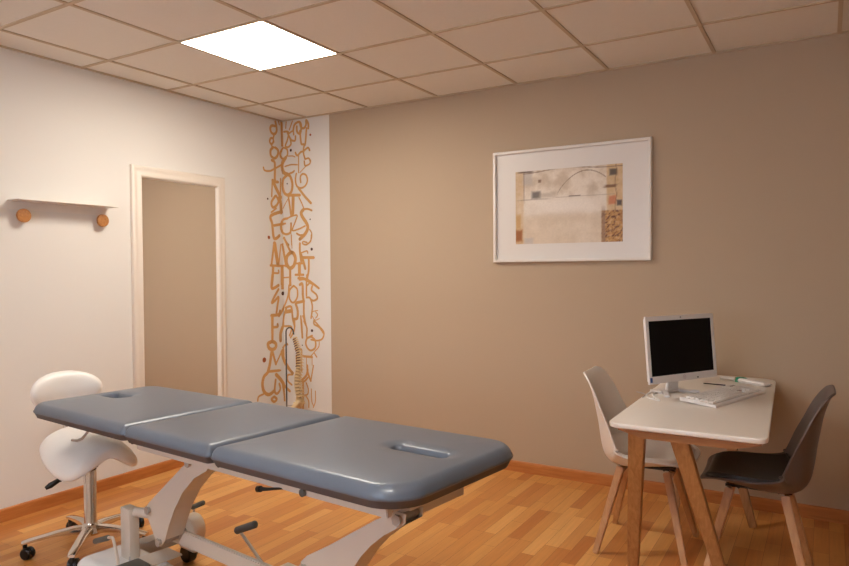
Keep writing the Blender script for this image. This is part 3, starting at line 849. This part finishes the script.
# ------------------------------------------------------------------ shell chairs
def shell_chair(name, loc, rz, label, msh, mpad):
    r = root(name, loc, label, 'chair', rz, 'shell chairs at the desk')
    #      x,    z,   halfwidth, curl (normal), 
    P = [(.222,.424,.135,.004),(.213,.438,.190,.012),(.165,.440,.222,.028),(.09,.426,.238,.050),(0,.408,.244,.072),(-.08,.398,.243,.094),(-.145,.408,.240,.110),(-.186,.448,.234,.112),(-.203,.515,.226,.100),(-.213,.590,.218,.082),(-.224,.660,.208,.060),(-.237,.730,.194,.042),(-.252,.785,.176,.026),(-.266,.822,.152,.012),(-.283,.838,.104,.004)]
    C_ = catmull(P, 3); n = 18
    def surf(i, t, lift=0, shrink=1.0):
        x, z, hw, cu = C_[i]; a, c = C_[max(i-1, 0)], C_[min(i+1, len(C_)-1)]
        tx, tz = c[0]-a[0], c[1]-a[1]; l = sqrt(tx*tx+tz*tz); nx, nz = tz/l, -tx/l
        if nz < 0 and i < 10: nx, nz = -nx, -nz
        y = hw*shrink*sin(t*pi/2)**1 if True else 0
        k = cu*abs(sin(t*pi/2)*shrink)**2.6+lift
        return Vector((x+nx*k, y, z+nz*k))
    bm = bmesh.new(); g = [[bm.verts.new(surf(i, -1+2*k/n)) for k in range(n+1)] for i in range(len(C_))]
    for i in range(len(C_)-1):
        for k in range(n): bm.faces.new((g[i][k], g[i][k+1], g[i+1][k+1], g[i+1][k]))
    sh = mesh_obj('seat_shell', bm, msh, r, angle=180); solid(sh, .009, -1); sub(sh, 1)
    # pad
    bm = bmesh.new(); i0, i1 = 4, 23; m = i1-i0; tg, bg = [], []
    for i in range(i0, i1+1):
        f = (i-i0)/m; e = 1-abs(2*f-1)**5; wsh = .90*(.80+.20*sqrt(max(0, 1-abs(2*f-1)**3)))
        tr, br_ = [], []
        for k in range(n+1):
            t = -1+2*k/n; q = (1-abs(t)**5)*e
            tr.append(bm.verts.new(surf(i, t, .006+.024*sqrt(max(0, q)), wsh))); br_.append(bm.verts.new(surf(i, t, .003, wsh)))
        tg.append(tr); bg.append(br_)
    for A in (tg, bg):
        for i in range(m):
            for k in range(n): bm.faces.new((A[i][k], A[i][k+1], A[i+1][k+1], A[i+1][k]))
    for i in range(m):
        for k in (0, n): bm.faces.new((tg[i][k], tg[i+1][k], bg[i+1][k], bg[i][k]))
    for i in (0, m):
        for k in range(n): bm.faces.new((tg[i][k], tg[i][k+1], bg[i][k+1], bg[i][k]))
    mesh_obj('seat_pad', bm, mpad, r, angle=70)
    for sx in (-1, 1):
        for sy in (-1, 1):
            bm = bmesh.new(); add_beam(bm, (sx*.105+.0, sy*.095, .392), (sx*.200, sy*.215, 0), .034, .052, .026, .030, up=(1,0,0), bev=.004)
            for v in bm.verts:
                if v.co.z < .002: v.co.z = 0
            mesh_obj('leg', bm, M['beech'], r)
    bm = bmesh.new()
    bm.free()
    for sx in (-1, 1):
        bm = bmesh.new(); add_beam(bm, (sx*.112, -.10, .365), (sx*.112, .10, .365), .034, .018, bev=.002); mesh_obj('cross_rail', bm, M['beech'], r)
    bm = bmesh.new()
    for sy in (-1, 1): add_beam(bm, (-.13, sy*.02, .384), (.13, sy*.02, .384), .010, .012)
    for sx in (-1, 1): add_tube(bm, [(sx*.085, 0, .375), (sx*.06, 0, .40)], .012, 10)
    mesh_obj('bracket', bm, M['black'], r)
    return r
shell_chair('shell_chair', (3.068, -.79, 0), radians(3), 'white shell chair with beech legs on the left side of the desk', M['shell_w'], M['pad_w'])
shell_chair('shell_chair', (3.560, -.880, 0), radians(181), 'dark taupe shell chair with black seat pad on the right side of the desk', M['shell_b'], M['pad_b'])

# ------------------------------------------------------------------ things on the desk
A = Vector((3.103, -.955)); B = Vector((3.336, -.545)); ang = math.atan2(B.y-A.y, B.x-A.x)
mid = (A+B)/2+Vector((.004,.0))
MN = root('computer_monitor', (mid.x, mid.y, DZ), 'white widescreen computer monitor with black screen standing on the desk', 'monitor', ang)
r = MN; WM, HM = .472, .312; zb = .068; tilt = radians(-5)
MT = Matrix.Translation((0, 0, zb)) @ Matrix.Rotation(tilt, 4, 'X')
bw_, bb = .019, .034
bm = bmesh.new()
for lo, hi in (((-WM/2, -.012, 0), (WM/2, -.003, bb)), ((-WM/2, -.012, HM-.022), (WM/2, -.003, HM)), ((-WM/2, -.012, bb), (-WM/2+bw_, -.003, HM-.022)), ((WM/2-bw_, -.012, bb), (WM/2, -.003, HM-.022))):
    add_box(bm, lo, hi, .0)
add_box(bm, (-WM/2+.012, -.003, .010), (WM/2-.012, .014, HM-.010), .004); add_box(bm, (-WM/2+.06, .012, .05), (WM/2-.06, .042, HM-.05), .014, 3)
for v in bm.verts: v.co = MT @ v.co
mesh_obj('casing', bm, M['device'], r, angle=30)
bm = bmesh.new(); add_box(bm, (-WM/2+bw_-.001, -.0095, bb-.001), (WM/2-bw_+.001, -.006, HM-.021))
for v in bm.verts: v.co = MT @ v.co
mesh_obj('screen', bm, M['screen'], r, smooth=False)
bm = bmesh.new(); add_box(bm, (-.004, -.0135, HM-.013), (.004, -.0120, HM-.008))
for v in bm.verts: v.co = MT @ v.co
mesh_obj('webcam', bm, M['black'], r, smooth=False)
bm = bmesh.new(); add_box(bm, (-WM/2+.006, -.0130, .008), (-WM/2+.020, -.0120, .030))
for v in bm.verts: v.co = MT @ v.co
mesh_obj('sticker', bm, M['sticker'], r, smooth=False)
# round badge with two slanted lower-case letters
bm = bmesh.new()
for k in range(24):
    a0, a1 = 2*pi*k/24, 2*pi*(k+1)/24
    vs = [bm.verts.new((R_*cos(a), -.0128, .017+R_*sin(a))) for R_, a in ((.0105,a0),(.0105,a1),(.0090,a1),(.0090,a0))]; bm.faces.new(vs)
def stroke(pts, w_=.0014):
    for (x0, z0), (x1, z1) in zip(pts, pts[1:]):
        l = math.dist((x0,z0),(x1,z1)); nx, nz = -(z1-z0)/l*w_/2, (x1-x0)/l*w_/2
        bm.faces.new([bm.verts.new((a, -.0129, .017+c)) for a, c in ((x0+nx,z0+nz),(x1+nx,z1+nz),(x1-nx,z1-nz),(x0-nx,z0-nz))])
stroke([(-.0035,.0075),(-.0060,-.0040)]); stroke([(-.0048,.0015),(-.0030,.0028),(-.0016,.0022),(-.0030,-.0040)])
stroke([(.0022,.0028),(-.0004,-.0080)]); stroke([(.0018,.0026),(.0044,.0028),(.0050,.0008),(.0040,-.0030),(.0008,-.0036)])
for v in bm.verts: v.co = MT @ v.co
mesh_obj('badge', bm, M['logo'], r, smooth=False)
bm = bmesh.new(); add_box(bm, (.090, -.0135, .006), (.098, -.0120, .012))
for v in bm.verts: v.co = MT @ v.co
mesh_obj('power_button', bm, M['black'], r, smooth=False)
# stand: neck and open wedge foot
bm = bmesh.new(); add_beam(bm, (0,.065,.012), (0,.045,.20), .020, .075, .018, .060, up=(0,1,0), bev=.004); add_box(bm, (-.04,.030,.16), (.04,.062,.24), .006)
mesh_obj('stand_neck', bm, M['device'], r)
bm = bmesh.new()
add_beam(bm, (-.02,.095,.008), (-.125,-.015,.006), .014, .030, .010, .026, bev=.003)
add_beam(bm, (.02,.095,.008), (.11,-.01,.006), .014, .030, .010, .026, bev=.003)
add_box(bm, (-.085,.055,0), (.085,.125,.014), .004)
mesh_obj('stand_foot', bm, M['device'], r)

def cable(name, pts, rad, label, mat='device', group=None):
    bm = bmesh.new(); add_tube(bm, catmull(pts, 5), rad, 8); o = mesh_obj(name, bm, M[mat], smooth=True); setp(o, label, 'cable', group)
cable('cable', [(3.09,-.76,.7442),(3.08,-.84,.7442),(3.10,-.92,.7442),(3.14,-.965,.7442),(3.165,-.975,.7442),(3.15,-.94,.7442),(3.12,-.89,.7442),(3.105,-.82,.7442),(3.11,-.78,.7442)], .0035, 'loops of pale cable lying below the monitor on the desk')
cable('cable', [(3.02,-.80,.7432),(3.06,-.83,.7432),(3.075,-.87,.7432),(3.078,-.93,.7432)], .0025, 'thin dark cable trailing left behind the monitor on the desk', 'keygap')

# keyboard
ka = math.atan2(.52, .172); KB = root('keyboard', (3.406, -.752, DZ), 'white computer keyboard lying on the desk in front of the monitor', 'keyboard', ka)
r = KB; KW, KD = .50, .165
bm = bmesh.new()
add_prism(bm, [(-KD/2, .011), (KD/2, .0), (KD/2, .009), (KD/2-.004, .013), (-KD/2+.004, .026), (-KD/2, .023)], -KW/2, KW/2)
# profile is across the keyboard: rotate so that it runs along x
for v in bm.verts: v.co = Vector((v.co.y, -v.co.x, v.co.z))
body = mesh_obj('case', bm, M['device'], r, smooth=False)
for x in (-.20, .20):
    bm = bmesh.new(); add_box(bm, (x-.012, KD/2-.02, 0), (x+.012, KD/2-.012, .012), .001); mesh_obj('tilt_foot', bm, M['keygap'], r)
def kz(y): return .013+(.026-.013)*((y+KD/2)/KD)
bm = bmesh.new()
for x0, x1 in ((-.238,.095),(.105,.160),(.168,.238)):
    vs = [bm.verts.new((x, y, kz(y)+.0004)) for x, y in ((x0,-.066),(x1,-.066),(x1,.066),(x0,.066))]; bm.faces.new(vs)
mesh_obj('key_well', bm, M['keygap'], r, smooth=False)
bm = bmesh.new()
def keyc(x0, x1, y0, y1):
    za, zb_ = kz(y0), kz(y1); i_ = .0028
    b0 = [bm.verts.new((x, y, kz(y)+.0005)) for x, y in ((x0,y0),(x1,y0),(x1,y1),(x0,y1))]
    t0 = [bm.verts.new((x, y, kz(y)+.0075)) for x, y in ((x0+i_,y0+i_),(x1-i_,y0+i_),(x1-i_,y1-i_),(x0+i_,y1-i_))]
    bm.faces.new(t0)
    for k in range(4): bm.faces.new((b0[k], b0[(k+1) % 4], t0[(k+1) % 4], t0[k]))
kp = .0212
rowsy = [-.064+kp*k for k in range(6)]
keys_objs = []
def flush():
    global bm
    keys_objs.append(mesh_obj('key', bm, M['key'], r, smooth=False)); bm = bmesh.new()
for ri, y in enumerate(rowsy):
    if ri == 0: spans = [1.3,1.1,1.3,5.6,1.3,1.1,1.1,1.4]
    elif ri == 1: spans = [2.2]+[1]*10+[2.6]
    elif ri == 2: spans = [1.75]+[1]*11+[2.0]
    elif ri == 3: spans = [1.5]+[1]*12+[1.3]
    elif ri == 4: spans = [1]*13+[1.9]
    else: spans = [1]*13+[1.2]
    k = (.095+.238-.001)/sum(spans); x = -.238
    for sp in spans: keyc(x+.0006, x+sp*k-.0006, y+.0006, y+kp-.0012); x += sp*k; flush()
    if ri in (0, 3, 4, 5):
        for q in range(3): keyc(.106+q*.018+.0004, .106+(q+1)*.018-.0004, y+.0006, y+kp-.0012); flush()
    if ri == 1: keyc(.1244, .1416, y+.0006, y+kp-.0012); flush()
    for q in range(4):
        if ri == 5: continue
        if ri == 0 and q == 1: continue
        keyc(.1685+q*.0174+.0004, .1685+((2 if ri == 0 and q == 0 else 1)+q)*.0174-.0004, y+.0006, y+kp-.0012); flush()
bm.free()
if len(keys_objs) > 100:     # the nearest hundred stay single, the rest become one part
    keep = keys_objs[:99]; rest = keys_objs[99:]
    bm = bmesh.new()
    for o in rest:
        bm.from_mesh(o.data); me_ = o.data; bpy.data.objects.remove(o); bpy.data.meshes.remove(me_)
    o = mesh_obj('remaining_keys', bm, M['key'], r, smooth=False); o['kind'] = 'stuff'

# small things at the back of the desk
r = root('pen', (3.315, -.392, DZ), 'slim dark pen lying behind the keyboard on the desk', 'pen', math.atan2(-.014,.10))
bm = bmesh.new(); add_tube(bm, [(-.055,0,.003),(-.045,0,.003),(.012,0,.003)], [.001,.0026,.0028], 10); mesh_obj('barrel', bm, M['black'], r)
bm = bmesh.new(); add_tube(bm, [(.012,0,.0033),(.055,0,.0033)], .0033, 10); mesh_obj('cap', bm, plain('maroon_pen_cap', (70,40,44), .4), r)
r = root('marker_pen', (3.365, -.205, DZ), 'white marker with tan end lying at the back edge of the desk', 'marker', radians(-8))
bm = bmesh.new(); add_tube(bm, [(-.045,0,.011),(.03,0,.011)], .0105, 14); mesh_obj('barrel', bm, M['device'], r)
bm = bmesh.new(); add_tube(bm, [(.03,0,.011),(.05,0,.011)], .0108, 14); mesh_obj('cap', bm, M['tanp'], r)
r = root('plastic_clip', (3.425, -.235, DZ), 'small teal plastic item beside the white case on the desk', 'stationery', radians(-15))
bm = bmesh.new(); add_prism(bm, [(-.026,.0),(.020,.0),(.030,.022),(.010,.026),(-.022,.024)], -.012, .012); mesh_obj('teal_body', bm, M['teal'], r)
r = root('glasses_case', (3.492, -.285, DZ), 'long white rounded case lying at the back right corner of the desk', 'case', radians(-38))
bm = bmesh.new(); add_box(bm, (-.085,-.028,0), (.085,.028,.022), .011, 4); mesh_obj('body', bm, M['device'], r)
bm = bmesh.new(); add_box(bm, (-.087,-.029,.010), (.087,.029,.012), .0005, 1); mesh_obj('seam', bm, M['keygap'], r)

# ------------------------------------------------------------------ lights
W = bpy.data.worlds.new('sky'); SC.world = W; W.use_nodes = True
bg = W.node_tree.nodes['Background']; bg.inputs['Color'].default_value = (.55,.72,1,1); bg.inputs['Strength'].default_value = .6
def area(name, loc, rot, sx, sy, power, col):
    l = bpy.data.lights.new(name, 'AREA'); l.shape = 'RECTANGLE'; l.size = sx; l.size_y = sy; l.energy = power; l.color = col
    o = bpy.data.objects.new(name, l); COL.objects.link(o); o.location = loc; o.rotation_euler = rot; return o
area('added_window_daylight', ((WX0+WX1)/2, RY-.16, (WZ0+WZ1)/2), (radians(90),0,0), WX1-WX0, WZ1-WZ0, 48, (.70,.82,1))  # area lamp added outside the unseen window as its daylight

# ------------------------------------------------------------------ camera
f, yaw, pitch, roll = 672.956, -.539, -.0203, -.0066
cam = bpy.data.cameras.new('camera'); cam.sensor_width = 36; cam.sensor_fit = 'HORIZONTAL'; cam.lens = f/849*36; cam.clip_start = .01
co = bpy.data.objects.new('camera', cam); COL.objects.link(co)
fw = Vector((sin(yaw)*cos(pitch), cos(yaw)*cos(pitch), sin(pitch))); rt = Vector((cos(yaw), -sin(yaw), 0)); up = rt.cross(fw)
r2 = rt*cos(roll)+up*sin(roll); u2 = -rt*sin(roll)+up*cos(roll)
mw = Matrix((r2, u2, -fw)).transposed().to_4x4(); mw.translation = Vector((3.8125, -4.1312, 1.346)); co.matrix_world = mw
SC.camera = co
vs = SC.view_settings; vs.view_transform = 'Standard'; vs.look = 'None'; vs.gamma = 1; vs.use_curve_mapping = False
vs.exposure = 0.21
